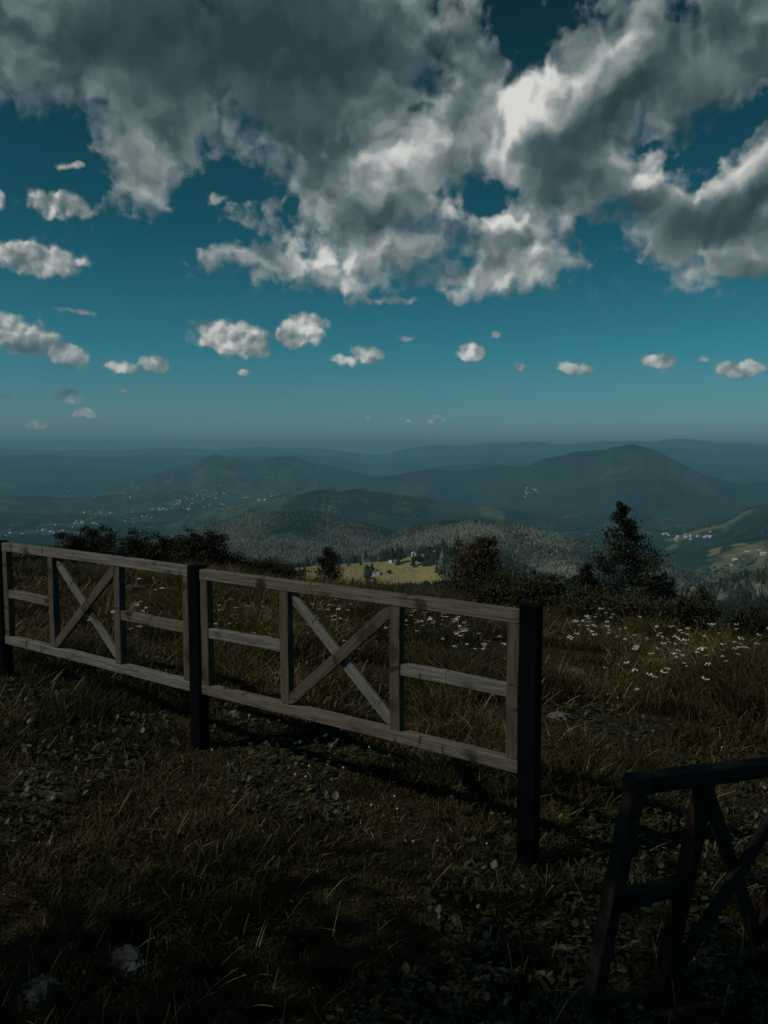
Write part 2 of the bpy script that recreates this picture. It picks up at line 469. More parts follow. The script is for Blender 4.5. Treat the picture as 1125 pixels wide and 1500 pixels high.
def mat_soil():
    m_, N, b = mat('meadow_soil', .95, .05)
    g = N.n('ShaderNodeNewGeometry').outputs['Position']
    n1 = N.noise(g, 1.1, 6, .6); n2 = N.noise(g, 14, 6, .7); n3 = N.noise(g, 0.6, 4, .55)
    c = N.ramp(n2, [(.3, (.014, .012, .007)), (.5, (.032, .029, .013)), (.7, (.065, .055, .025))])
    pale = N.ramp(n2, [(.3, (.07, .06, .042)), (.7, (.20, .17, .13))])
    c = N.mix(N.smooth(n1, .62, .70, 0, .6), c, pale)
    N.link(c, b.inputs['Base Color'])
    bp = N.n('ShaderNodeBump'); bp.inputs['Strength'].default_value = 1; bp.inputs['Distance'].default_value = .03
    N.link(n2, bp.inputs['Height']); N.link(bp.outputs[0], b.inputs['Normal'])
    return m_


def mat_leaf(name, stops, rough=.6, trans=.25, spec=.25, attr='tint'):
    m_, N, b = mat(name, rough, spec)
    a = N.n('ShaderNodeAttribute', attribute_name=attr).outputs['Fac']
    c = N.ramp(a, stops)
    N.link(c, b.inputs['Base Color'])
    if trans > 0:
        tr = N.n('ShaderNodeBsdfTranslucent'); N.link(c, tr.inputs['Color'])
        mx = N.n('ShaderNodeMixShader'); mx.inputs[0].default_value = trans
        N.link(b.outputs[0], mx.inputs[1]); N.link(tr.outputs[0], mx.inputs[2])
        N.link(mx.outputs[0], N.t.nodes['Material Output'].inputs['Surface'])
    return m_


def mat_wood(name, light, dark, knot=.5, rough=.8, spec=.12):
    m_, N, b = mat(name, rough, spec)
    tcn = N.n('ShaderNodeTexCoord').outputs['Object']
    oi = N.n('ShaderNodeObjectInfo').outputs['Random']
    sh = N.n('ShaderNodeCombineXYZ')
    N.link(N.m('MULTIPLY', oi, 37.0), sh.inputs[0]); N.link(N.m('MULTIPLY', oi, 91.0), sh.inputs[1])
    p = N.v('ADD', tcn, sh.outputs[0])
    pg = N.v('MULTIPLY', p, (1.2, 26, 26))
    grain = N.noise(pg, 3.0, 6, .65, dist=.6)
    fine = N.noise(N.v('MULTIPLY', p, (3, 120, 120)), 3.0, 3, .6)
    blotch = N.noise(N.v('MULTIPLY', p, (1, 3, 3)), 5.0, 4, .6)
    c = N.mix(N.smooth(grain, .32, .66), dark, light)
    c = N.mix(N.m('MULTIPLY', N.smooth(fine, .5, .75), .45), c, tuple(k * .45 for k in dark))
    c = N.mix(N.smooth(blotch, .35, .75, 0, .55), c, tuple(k * .6 for k in light))
    # knots with dark bruises reaching across the board
    vo = N.n('ShaderNodeTexVoronoi'); vo.inputs['Scale'].default_value = 1.0
    N.link(N.v('ADD', N.v('MULTIPLY', p, (5.5, 7, 7)), N.v('SCALE', N.noise(p, 22, 3, color=True), scale=.5)), vo.inputs['Vector'])
    k = N.smooth(vo.outputs['Distance'], .10, .32, 1.0, 0.0)
    c = N.mix(N.m('MULTIPLY', k, knot), c, tuple(q * .22 for q in dark))
    bruise = N.noise(N.v('ADD', N.v('MULTIPLY', p, (13.0, 4.0, 4.0)), N.v('SCALE', N.noise(p, 14, 3, color=True), scale=.35)), 1.6, 2, .5)
    c = N.mix(N.smooth(bruise, .65, .69, 0, .7), c, tuple(q * .25 for q in dark))
    c = N.mix(N.smooth(N.noise(N.v('MULTIPLY', p, (2, 60, 60)), 4.0, 2, .5), .64, .68, 0, .8), c, tuple(q * .3 for q in dark))
    N.link(c, b.inputs['Base Color'])
    bp = N.n('ShaderNodeBump'); bp.inputs['Strength'].default_value = .8; bp.inputs['Distance'].default_value = .004
    N.link(N.m('ADD', grain, N.m('MULTIPLY', fine, .5)), bp.inputs['Height'])
    N.link(bp.outputs[0], b.inputs['Normal'])
    return m_


def mat_flat(name, col, rough=.8, var=.25, scale=8, spec=.2):
    m_, N, b = mat(name, rough, spec)
    tcn = N.n('ShaderNodeTexCoord').outputs['Object']
    n = N.noise(tcn, scale, 5, .6)
    N.link(N.mix(n, tuple(c * (1 - var) for c in col), tuple(min(1, c * (1 + var)) for c in col)), b.inputs['Base Color'])
    return m_


M_HILLS = mat_hills()
M_SOIL = mat_soil()
M_WOOD = mat_wood('weathered_board', (.215, .205, .19), (.105, .098, .088), .85)
M_WOOD2 = mat_wood('brown_grey_board', (.185, .160, .132), (.088, .073, .058), .85)
M_WOOD_B = mat_wood('brown_board', (.125, .100, .074), (.068, .052, .038), .6)
M_WOOD_L = mat_wood('shaded_leaning_board', (.036, .030, .026), (.017, .015, .013), .5)  # base colour darkened to put vignetting and shade into the leaning panel
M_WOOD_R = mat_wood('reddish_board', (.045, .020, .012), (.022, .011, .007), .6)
M_BLACK = mat_wood('black_stained_post', (.0045, .0058, .0080), (.002, .0026, .0035), .2, .85, .04)
M_GRASS = mat_leaf('meadow_grass', [(0, (.020, .021, .006)), (.35, (.054, .048, .014)), (.65, (.120, .096, .030)), (.9, (.26, .20, .10)), (1, (.42, .35, .22))], .6, .3)
M_WEED = mat_leaf('weed_leaves', [(0, (.016, .024, .009)), (.5, (.045, .052, .020)), (.85, (.085, .085, .038)), (1, (.15, .13, .08))], .5, .2, .35)
M_LITTER = mat_leaf('dead_leaf_bits', [(0, (.010, .009, .005)), (.5, (.045, .036, .018)), (.85, (.11, .088, .05)), (1, (.22, .19, .13))], .8, 0, .1)
M_CONIF = mat_leaf('conifer_forest', [(0, (.012, .020, .012)), (.5, (.030, .038, .026)), (.75, (.10, .106, .080)), (1, (.20, .20, .155))], .9, 0, .05)
M_BUSH = mat_leaf('bush_leaves', [(0, (.012, .014, .008)), (.5, (.026, .028, .014)), (1, (.060, .058, .028))], .6, .15)
M_BUSHB = mat_leaf('brown_bush_leaves', [(0, (.016, .018, .008)), (.5, (.040, .041, .017)), (1, (.095, .092, .042))], .6, .2)
M_BIRCH = mat_leaf('birch_leaves', [(0, (.008, .012, .007)), (.5, (.018, .024, .012)), (.85, (.036, .040, .020)), (1, (.060, .060, .03))], .55, .15)
M_RUSTY = mat_leaf('rusty_leaves', [(0, (.024, .019, .010)), (.5, (.066, .050, .024)), (1, (.13, .10, .05))], .6, .2)
M_BARK = mat_flat('pale_bark', (.30, .28, .25), .8, .5, 30)
M_TWIG = mat_flat('dark_twig', (.045, .036, .028), .9, .4, 30)
M_STONE = mat_flat('pale_limestone', (.10, .10, .095), .9, .5, 22)
M_PETAL = mat_flat('white_petals', (.66, .64, .60), .8, .15, 60)
M_STEM = mat_flat('green_stem', (.05, .055, .02), .8, .3, 20)
M_YELLOW = mat_flat('yellow_petals', (.45, .34, .04), .7, .2, 60)
M_HWALL = mat_flat('white_house_wall', (.78, .78, .76), .8, .08, .2)
M_HROOF = mat_flat('pale_tin_roof', (.60, .62, .64), .5, .15, .2)
M_HROOF2 = mat_flat('dark_tiled_roof', (.14, .09, .08), .7, .2, .2)

# ------------------------------------------------------------------ ground and hills: one polar sheet in two rings
az_dense = np.radians(np.linspace(-33, 33, 1200))
az_rest = np.radians(np.linspace(33, 327, 122)[1:-1])
AZ = np.concatenate([az_dense, az_rest])


def polar(name, rr, material, attrs=False):
    A, RR = np.meshgrid(AZ, rr)
    X = RR * np.sin(A); Y = RR * np.cos(A); Z = H(X, Y)
    V = np.stack([X, Y, Z], -1).reshape(-1, 3)
    nr, na = A.shape
    i = np.arange(nr - 1)[:, None] * na; j = np.arange(na)[None, :]; j2 = (j + 1) % na
    Fq = np.stack([i + j, i + na + j, i + na + j2, i + j2], -1).reshape(-1, 4)[:, ::-1]
    at_ = None
    if attrs:
        m, d = masks(X, Y); at_ = {'meadow': m, 'dry': d}
    return np_mesh(name, V, Fq, material, attrs=at_, smooth=True), (X, Y, Z)


rr_near = np.concatenate([[0.05], np.geomspace(.5, 45, 330)])
g_o, _ = polar('ground', rr_near, M_SOIL)
tag(g_o, kind='structure')
rr_far = np.concatenate([np.geomspace(45, 700, 170)[:-1], np.linspace(700, 4200, 330)[:-1], np.geomspace(4200, 45000, 420)])
h_o, (HX, HY, HZ) = polar('hills', rr_far, M_HILLS, True)
tag(h_o, kind='structure')
# running horizon per azimuth (for leaving out what stands behind a ridge)
nd = len(az_dense)
TAN = (HZ[:, :nd] - EYE) / rr_far[:, None]
RUN = np.maximum.accumulate(TAN, 0)


def visible(x, y, ztop):
    r = np.hypot(x, y); az = np.arctan2(x, y)
    ai = np.clip(np.searchsorted(az_dense, az), 0, nd - 1)
    ri = np.clip(np.searchsorted(rr_far, r * .985) - 1, 0, len(rr_far) - 1)
    return (ztop - EYE) / r > RUN[ri, ai]


def hit(px, py, rmin=700):
    """the point of the country a line of sight meets"""
    a, e = azel(px, py)
    ai = int(np.clip(np.searchsorted(az_dense, a), 0, nd - 1))
    t = math.tan(e)
    ok = np.where((TAN[:, ai] >= t) & (rr_far > rmin))[0]
    if len(ok) == 0: return None
    k = ok[0]
    if k > 0 and TAN[k, ai] > TAN[k - 1, ai]:
        f = np.clip((t - TAN[k - 1, ai]) / (TAN[k, ai] - TAN[k - 1, ai]), 0, 1)
        r = rr_far[k - 1] + f * (rr_far[k] - rr_far[k - 1])
    else: r = rr_far[k]
    return r * math.sin(a), r * math.cos(a)


# ------------------------------------------------------------------ scattering of many small shapes in one mesh
def scatter(T, Fc, P, S, rot, tilt=None, tint=None):
    """template T (v,3), faces Fc (f,k); positions P (n,3), scales S (n,3) or (n,), rotation about z (n,)"""
    n = len(P); v = len(T)
    S = np.asarray(S, float)
    if S.ndim == 1: S = np.stack([S, S, S], -1)
    Q = T[None] * S[:, None, :]
    if tilt is not None:
        ct, st = np.cos(tilt)[:, None], np.sin(tilt)[:, None]
        y = Q[..., 1] * ct - Q[..., 2] * st; z = Q[..., 1] * st + Q[..., 2] * ct
        Q = np.stack([Q[..., 0], y, z], -1)
    c, s = np.cos(rot)[:, None], np.sin(rot)[:, None]
    Q = np.stack([Q[..., 0] * c - Q[..., 1] * s, Q[..., 0] * s + Q[..., 1] * c, Q[..., 2]], -1) + P[:, None, :]
    F2 = (Fc[None] + (np.arange(n) * v)[:, None, None]).reshape(-1, Fc.shape[1])
    a = {'tint': np.repeat(tint, v)} if tint is not None else None
    return Q.reshape(-1, 3), F2, a


def cone_tree(sides=6):
    V = []; Fa = []
    for (z0, z1, r0) in ((.08, .62, .5), (.38, 1.0, .34)):
        b = len(V)
        for k in range(sides):
            a = 2 * math.pi * k / sides
            q = r0 * (1 + .25 * math.sin(k * 2.4 + z0 * 9))
            V.append((q * math.cos(a), q * math.sin(a), z0 + .04 * math.sin(k * 3.1)))
        V.append((0, 0, z1))
        for k in range(sides): Fa.append((b + k, b + (k + 1) % sides, b + sides))
    return np.array(V), np.array(Fa)


def round_tree():
    import bmesh
    bm = bmesh.new(); bmesh.ops.create_icosphere(bm, subdivisions=2, radius=.5)
    r = random.Random(3)
    V = []
    for v in bm.verts:
        k = 1 + r.uniform(-.22, .22)
        V.append((v.co.x * k, v.co.y * k, .5 + v.co.z * k * 1.0))
    Fa = [[q.index for q in f.verts] for f in bm.faces]
    bm.free()
    return np.array(V), np.array(Fa)


def forest():
    CT, CF = cone_tree(5); RT, RF = round_tree()
    Vs = []; Fs = []; Ts = []; base = 0
    for (r0, r1, n, hs) in ((620, 2000, 60000, 1.0), (2000, 3600, 330000, 1.0), (3600, 7500, 360000, 1.25)):
        r = np.sqrt(rng.uniform(r0 ** 2, r1 ** 2, n)); a = np.radians(rng.uniform(-29, 29, n))
        x = r * np.sin(a); y = r * np.cos(a)
        m, _ = masks(x, y)
        keep = rng.uniform(0, 1, n) > np.clip(m * 1.3, 0, .985)
        px = 562.5 + np.tan(a) * F_PX
        if r0 > 3000:
            keep &= fbm2(x / 500, y / 500, 3, 81) > .44
        x, y, r, px = x[keep], y[keep], r[keep], px[keep]
        z = H(x, y); ok = (z > -600) | (rng.uniform(0, 1, len(z)) < .15)
        x, y, z, r, px = x[ok], y[ok], z[ok], r[ok], px[ok]
        n_ = len(x)
        hh = rng.uniform(12, 25, n_) * np.where(r < 1150, .75, 1) * hs * (.6 + .8 * fbm2(x / 130, y / 130, 2, 82))
        vis = visible(x, y, z + hh + 3)
        x, y, z, r, px, hh = x[vis], y[vis], z[vis], r[vis], px[vis], hh[vis]
        n_ = len(x)
        conp = np.where(r > 1900, np.clip(1.15 - (px - 480) / 230, .15, .95), .9)
        conp = np.where(px > 950, .45, conp)
        con = rng.uniform(0, 1, n_) < conp
        tint = np.clip(.35 + .5 * (fbm2(x / 160, y / 160, 3, 83) - .5) * 2 + rng.normal(0, .17, n_), 0, 1)
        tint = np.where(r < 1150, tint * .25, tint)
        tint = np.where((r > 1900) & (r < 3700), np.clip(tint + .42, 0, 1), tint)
        for sel, T, Fc, wx in ((con, CT, CF, .30), (~con, RT, RF, .62)):
            P = np.stack([x, y, z - 1], -1)[sel]; h = hh[sel] * (1 if wx < .5 else .62)
            w = h * wx / (.5 if wx < .5 else .62) * rng.uniform(.8, 1.25, len(h)) if len(h) else h
            S = np.stack([w, w, h], -1)
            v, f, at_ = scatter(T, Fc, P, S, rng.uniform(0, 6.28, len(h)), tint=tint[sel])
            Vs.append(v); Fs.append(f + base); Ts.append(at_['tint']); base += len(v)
    print('forest verts', base)
    o = np_mesh('forest', np.concatenate(Vs), Fs, M_CONIF, attrs={'tint': np.concatenate(Ts)}, smooth=False)
    tag(o, 'mixed forest of small conifers and round trees covering the hazy hillsides', 'forest', kind='stuff')


forest()

# ------------------------------------------------------------------ timber
def timber(name, p0, p1, up, wide, deep, material, parent, bevel=.003, seed=0, bow=.002):
    """a sawn board from p0 to p1 (world): 'wide' across the face, 'deep' into it; up is the across-the-face direction"""
    p0 = Vector(p0); p1 = Vector(p1)
    X = (p1 - p0); L = X.length; X.normalize()
    Yv = (up - X * up.dot(X)).normalized(); Zv = X.cross(Yv)
    n = max(6, int(L / .05))
    ts = [0, bevel / L] + [i / n for i in range(1, n)] + [1 - bevel / L, 1]; n = len(ts) - 1
    rnd = random.Random(seed)
    h, d, b = wide / 2, deep / 2, bevel
    prof = [(-h + b, -d), (h - b, -d), (h, -d + b), (h, d - b), (h - b, d), (-h + b, d), (-h, d - b), (-h, -d + b)]
    V = []; Fq = []
    for i in range(n + 1):
        t = ts[i]
        ex = bow * math.sin(t * math.pi * 1.3 + seed)
        s = 1.0
        inset = 0
        if i in (0, n): s = 1 - b * .9 / max(h, d)
        for (y, z) in prof:
            V.append((t * L, y * s + ex + rnd.uniform(-1, 1) * .0007, z * s + rnd.uniform(-1, 1) * .0007))
    for i in range(n):
        for k in range(8):
            Fq.append((i * 8 + k, i * 8 + (k + 1) % 8, (i + 1) * 8 + (k + 1) % 8, (i + 1) * 8 + k))
    caps = [tuple(range(7, -1, -1)), tuple(n * 8 + k for k in range(8))]
    o = np_mesh(name, V, [np.array(Fq), np.array(caps)], material, parent)
    mw = Matrix((( X.x, Yv.x, Zv.x, p0.x), (X.y, Yv.y, Zv.y, p0.y), (X.z, Yv.z, Zv.z, p0.z), (0, 0, 0, 1)))
    o.matrix_world = mw
    if parent is not None:
        o.matrix_parent_inverse = Matrix.Identity(4)
        o.matrix_basis = Matrix.Translation(-parent.location) @ mw
    return o


def panel(root, O, U, Z, L, h0, h1, vs, mats, w=.052, d=.042, seed=0, skip_left_end=False):
    """O origin on the ground line, U along, Z up; h0/h1 lower and upper edge; vs the two inner uprights (0..1)"""
    rail, upr, asc, desc = mats
    rt, rb, rm = rail if isinstance(rail, tuple) else (rail, rail, rail)
    N_ = U.cross(Z).normalized()                    # towards the viewer or away
    if N_.dot(Vector((0, -1, 0))) < 0: N_ = -N_
    P = lambda s, h, q=0.0: O + U * s + Z * h + N_ * q
    timber('top_rail', P(0, h1 - w / 2), P(L, h1 - w / 2), Z, w, d + .004, rt, root, seed=seed + 1)
    timber('bottom_rail', P(0, h0 + w / 2), P(L, h0 + w / 2), Z, w, d + .004, rb, root, seed=seed + 2)
    a, b = h0 + w, h1 - w
    xs = [w / 2 + .002, vs[0] * L, vs[1] * L, L - w / 2 - .002]
    for k, s in enumerate(xs):
        timber('upright', P(s, a), P(s, b), U, w, d, upr if not isinstance(upr, list) else upr[k], root, seed=seed + 3 + k)
    mid = (a + b) / 2
    timber('middle_rail', P(xs[0] + w / 2, mid), P(xs[1] - w / 2, mid), Z, w, d - .006, rm, root, seed=seed + 8)
    timber('middle_rail', P(xs[2] + w / 2, mid), P(xs[3] - w / 2, mid), Z, w, d - .006, rm, root, seed=seed + 9)
    # the cross: clipped to the bay
    x0, x1 = xs[1] + w / 2, xs[2] - w / 2

    def brace(up, mt, q, dd, nm, sd):
        za, zb = (a, b) if up else (b, a)
        A = P(x0, za); B = P(x1, zb); D_ = (B - A).normalized()
        side = N_.cross(D_).normalized()
        hw = w * .5
        # a parallelogram whose ends are cut along the uprights
        sl = (zb - za) / (x1 - x0)
        ln = math.hypot(x1 - x0, zb - za); vh = hw * ln / (x1 - x0)     # half height measured along the upright
        lo, hi = min(za, zb), max(za, zb)
        poly = []
        c0, c1 = za, zb
        # centre line kept inside the bay so that the cut corners touch rail and upright
        c0 = za + (vh * .55 if up else -vh * .55); c1 = zb + (-vh * .55 if up else vh * .55)
        n = 14
        V = []; Fq = []
        for i in range(n + 1):
            t = i / n; s = x0 + (x1 - x0) * t; c = c0 + (c1 - c0) * t
            zt = min(c + vh, b - .0015); zl = max(c - vh, a + .0015)
            for (zz, qq) in ((zl, q + dd / 2), (zt, q + dd / 2), (zt, q - dd / 2), (zl, q - dd / 2)):
                V.append(P(s, zz, qq))
        M_ = Matrix(((D_.x, side.x, N_.x, A.x), (D_.y, side.y, N_.y, A.y), (D_.z, side.z, N_.z, A.z), (0, 0, 0, 1)))
        Mi = M_.inverted()
        V = [Mi @ v for v in V]
        for i in range(n):
            for k in range(4):
                Fq.append((i * 4 + k, i * 4 + (k + 1) % 4, (i + 1) * 4 + (k + 1) % 4, (i + 1) * 4 + k))
        Fq += [(3, 2, 1, 0), (n * 4, n * 4 + 1, n * 4 + 2, n * 4 + 3)]
        o = np_mesh(nm, V, np.array(Fq), mt, root)
        o.matrix_basis = Matrix.Translation(-root.location) @ M_
        bv = o.modifiers.new('edge', 'BEVEL'); bv.width = .002; bv.limit_method = 'ANGLE'
        return o
    brace(False, desc, -.010, d * .40, 'cross_brace', seed + 10)
    brace(True, asc, .0095, d * .48, 'cross_brace', seed + 11)


# post feet (x, depth)
PA = Vector((.573, 2.95, 0)); PB = Vector((-.965, 3.93, 0)); PC = Vector((-2.47, 4.93, 0))
zu = Vector((0, 0, 1))
fence = empty('wooden_fence', PB.copy())
tag(fence, 'weathered grey timber fence with crossed braces between black posts across the meadow', 'fence')


def post(p, top, w=.072):
    u = (PA - PB).normalized()
    timber('post', Vector((p.x, p.y, float(H(p.x, p.y)) - .15)), Vector((p.x, p.y, top)), u, w, w, M_BLACK, fence, .004, seed=int(p.x * 10) + 40, bow=.001)


post(PA, 1.005); post(PB, 1.012); post(PC, 1.02)
for (a, b, ha0, hb0, sd_, dz) in ((PB, PA, .345, .325, 10, 0), (PC, PB, .355, .345, 30, .006)):
    U = (b - a); L = U.length; U.normalize()
    sl = Vector((U.x, U.y, (hb0 - ha0) / L)).normalized()
    gap = .038
    O = a + sl * gap + Vector((0, 0, ha0))
    panel(fence, O, sl, zu, L - 2 * gap, 0, .652 + dz, (.318, .672) if sd_ == 10 else (.30, .66), ((M_WOOD2, M_WOOD2, M_WOOD) if sd_ == 10 else (M_WOOD, M_WOOD, M_WOOD2), M_WOOD_B, M_WOOD_B, M_WOOD), seed=sd_)

# the leaning panel at lower right
corner = at(923, 1138, 2.12)
RU = Vector((.84, .52, -.14)).normalized()
UPL = Vector((.124, -.04, .991)); UPL = (UPL - RU * UPL.dot(RU) * .6).normalized()
lp = empty('leaning_fence_panel', corner - UPL * .77)
tag(lp, 'shade-darkened leaning section of timber fence with crossed braces, low in the grass', 'fence panel')
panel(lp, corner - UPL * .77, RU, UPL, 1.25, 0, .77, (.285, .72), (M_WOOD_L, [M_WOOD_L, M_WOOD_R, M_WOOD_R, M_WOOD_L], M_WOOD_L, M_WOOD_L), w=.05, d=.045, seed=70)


# ------------------------------------------------------------------ plants
def leaf_template():
    V = np.array([(0, 0, 0), (-.32, .35, .06), (0, .45, -.02), (.32, .35, .06), (0, 1, .02)])
    return V, np.array([(0, 2, 1), (0, 3, 2), (1, 2, 4), (2, 3, 4)])


LT, LF = leaf_template()


def leaves(P, size, tint, r_, up=.3):
    n = len(P)
    S = size * r_.uniform(.6, 1.35, n)
    return scatter(LT, LF, P, S, r_.uniform(0, 6.28, n), tilt=r_.uniform(-1.3, 1.6, n), tint=np.clip(tint, 0, 1))


def tube(path, radii, sides=5):
    V = []; Fq = []
    path = [Vector(p) for p in path]
    for i, p in enumerate(path):
        d = (path[min(i + 1, len(path) - 1)] - path[max(i - 1, 0)]).normalized()
        a = d.orthogonal().normalized(); b = d.cross(a)
        for k in range(sides):
            t = 2 * math.pi * k / sides
            V.append(p + (a * math.cos(t) + b * math.sin(t)) * radii[i])
    for i in range(len(path) - 1):
        for k in range(sides):
            Fq.append((i * sides + k, i * sides + (k + 1) % sides, (i + 1) * sides + (k + 1) % sides, (i + 1) * sides + k))
    return V, Fq


class Tubes:
    def __init__(s): s.V = []; s.F = []

    def add(s, path, radii, sides=5):
        v, f = tube(path, radii, sides); b = len(s.V)
        s.V += v; s.F += [tuple(i + b for i in q) for q in f]

    def build(s, name, m_, parent, loc):
        return np_mesh(name, [v - loc for v in s.V], np.array(s.F), m_, parent, smooth=True)


def branchy(name, base, label, cat, height, spread, outline, m_leaf, m_bark, seed, nbr, nleaf, lsize, trunk_r, lean=(0, 0), group=None, trunk_h=.12, stems=1, sparse=0.0, droop=0.0,
            trunk_name='trunk', crown_name='crown'):
    """outline(t) -> relative radius at height t of the crown; branches start on the stem and carry clumps of leaves"""
    r_ = np.random.default_rng(seed); rn = random.Random(seed)
    base = Vector(base)
    root = empty(name, base); tag(root, label, cat, group)
    T = Tubes(); P = []; tn = []
    for s_i in range(stems):
        off = Vector((rn.uniform(-1, 1), rn.uniform(-.5, .5), 0)) * (0 if stems == 1 else spread * .45)
        hh = height * (1 if s_i == 0 else rn.uniform(.7, .95))
        pts = []
        for k in range(9):
            t = k / 8
            pts.append(base + off * (.25 + .75 * t) + Vector((lean[0] * t * hh + .02 * hh * math.sin(t * 5 + seed), lean[1] * t * hh + .02 * hh * math.cos(t * 4 + seed), hh * t - (.1 if k == 0 else 0))))
        T.add(pts, [trunk_r * (1 - .85 * k / 8) for k in range(9)], 7)

        def on(t):
            f = t * 8; i = min(7, int(f)); return pts[i].lerp(pts[i + 1], f - i)
        nb = nbr // stems
        for b in range(nb):
            t = trunk_h + (1 - trunk_h) * (b + rn.random()) / nb
            rad = outline(t) * spread * rn.uniform(.55, 1.12)
            an = rn.uniform(0, 2 * math.pi)
            st = on(t * .97)
            rise = rn.uniform(.1, .55) * rad * (1 - droop)
            end = st + Vector((math.cos(an) * rad, math.sin(an) * rad, rise))
            mid = st.lerp(end, .5) + Vector((rn.uniform(-.1, .1) * rad, rn.uniform(-.1, .1) * rad, -.06 * rad + rn.uniform(0, .1) * rad))
            T.add([st, mid, end], [trunk_r * .32 * (1.05 - t * .7), trunk_r * .2 * (1.05 - t * .7), trunk_r * .07], 4)
            if rn.random() < sparse: nl = int(nleaf / nbr * .25)
            else: nl = int(nleaf / nbr * (.35 + 1.2 * rad / max(spread, .01)))
            # clumps along the outer two thirds
            ncl = 4
            for c in range(ncl):
                u = rn.uniform(.3, 1.05)
                cp = (st.lerp(mid, u * 2) if u < .5 else mid.lerp(end, u * 2 - 1)) + Vector([rn.uniform(-.12, .12) * rad for _ in range(3)])
                cs = rad * rn.uniform(.09, .18) + lsize * .6
                q = np.array(cp) + r_.normal(0, 1, (max(2, nl // ncl), 3)) * (cs, cs, cs * .6)
                P.append(q); tn.append(r_.normal(rn.uniform(.25, .75), .16, len(q)))
    Pn = np.concatenate(P); tnn = np.concatenate(tn)
    v, f, a = leaves(Pn - np.array(base), lsize, tnn, r_)
    np_mesh(crown_name, v, f, m_leaf, root, attrs=a)
    T.build(trunk_name, m_bark, root, base)
    return root


def ground_at(px, D):
    a = (px - 562.5) / F_PX
    x = a * D / math.cos(PITCH); return x, D, float(H(x, D))


def top_h(px, py, D):
    x, y, z = ground_at(px, D)
    return at(px, py, D).z - z


# the birch
D = 13.5
g = ground_at(912, D); hh = top_h(912, 733, D)


def birch_out(t):
    if t < .2: return .35 + t * 2
    if t < .45: return .95 - .3 * abs(t - .3)
    return max(.12, .92 * (1 - t) / .55 + .06 * math.sin(t * 30))


branchy('birch_tree', g, 'young birch tree with dark leaves and a pale stem, tallest tree behind the fence', 'tree', hh, .72, birch_out, M_BIRCH, M_BARK, 5, 80, 15000, .042, .030, trunk_h=.13)
shr = 'shrubs along the edge of the meadow'
for (px, py, wpx, D, mt, lab, sd_, nl, name, cat) in (
        (975, 840, 28, 13.0, M_BIRCH, 'round leafy shrub close against the right side of the birch tree', 21, 3000, 'leafy_shrub', 'shrub'),
        (856, 828, 26, 13.2, M_BIRCH, 'dark shrub leaning against the left side of the birch tree', 22, 2800, 'leafy_shrub', 'shrub'),
        (1027, 866, 24, 10.5, M_BUSHB, 'small pointed brown shrub to the right of the birch at the meadow edge', 23, 1800, 'leafy_shrub', 'shrub'),
        (1000, 880, 34, 9.6, M_BUSHB, 'low brown shrub under the pointed one, right of the birch', 24, 2000, 'leafy_shrub', 'shrub'),
        (930, 884, 52, 9.4, M_BUSHB, 'low brown shrub hiding the foot of the birch tree', 25, 2400, 'leafy_shrub', 'shrub'),
        (860, 866, 46, 9.8, M_BUSHB, 'low brown shrub between the birch and the black gate post', 26, 2600, 'leafy_shrub', 'shrub'),
        (790, 846, 42, 10.5, M_BUSHB, 'brown shrub rising just behind the tallest black post', 27, 2800, 'leafy_shrub', 'shrub'),
        (745, 842, 36, 11.0, M_BUSHB, 'straw brown shrub right of the rust coloured tree', 28, 2400, 'leafy_shrub', 'shrub'),
        (676, 858, 42, 11.5, M_BUSH, 'dark green shrub left of the rust coloured tree', 29, 2400, 'leafy_shrub', 'shrub'),
        (1105, 893, 44, 9.2, M_BUSH, 'low dark shrub at the right edge above the white flowers', 30, 1800, 'leafy_shrub', 'shrub'),
        (116, 779, 30, 14.5, M_BUSH, 'dark rounded bush at the left end of the bush row behind the fence', 31, 3200, 'bush', 'bush'),
        (152, 774, 32, 15.0, M_BUSH, 'dark bush with the tallest spiky top in the left part of the bush row', 32, 3600, 'bush', 'bush'),
        (196, 784, 34, 14.4, M_BUSH, 'dark bush with a flat top in the middle of the bush row', 33, 3200, 'bush', 'bush'),
        (240, 786, 34, 15.0, M_BUSH, 'dark bush above the middle of the left fence panel', 34, 3200, 'bush', 'bush'),
        (292, 782, 34, 14.0, M_BUSH, 'broad dark bush directly behind the middle black post', 35, 4200, 'bush', 'bush'),
        (330, 815, 26, 14.5, M_BUSH, 'small dark bush at the right end of the bush row', 36, 1700, 'bush', 'bush'),
        (378, 822, 34, 16.0, M_BUSH, 'low dark bush right of the middle black post beyond the top rail', 37, 2400, 'bush', 'bush'),
        (418, 832, 24, 16.5, M_BUSHB, 'low brownish bush beside the golden meadow, left of the small lone tree', 38, 1400, 'bush', 'bush'),
        (70, 806, 30, 14.5, M_BUSH, 'low dark bush seen just over the far left rail', 39, 1400, 'bush', 'bush'),
        (18, 812, 26, 14.5, M_BUSH, 'low dark bush seen beside the far left post', 40, 1200, 'bush', 'bush')):
    g = ground_at(px, D); hh = top_h(px, py, D); sp = wpx / F_PX * D * (1.18 if cat == 'bush' else 1.0)
    branchy(name, g, lab, cat, hh, sp, lambda t: .75 + .5 * math.sin(min(1, t * 1.25) * math.pi) * .6 if t < .75 else 1.0 - (t - .75) * 2.6, mt, M_TWIG, sd_, 54, int(nl * 3.4), .036, .012,
            group=(shr if cat == 'shrub' else 'dark bushes in a row behind the fence'), trunk_h=.05, stems=3, trunk_name='stem', crown_name='foliage')
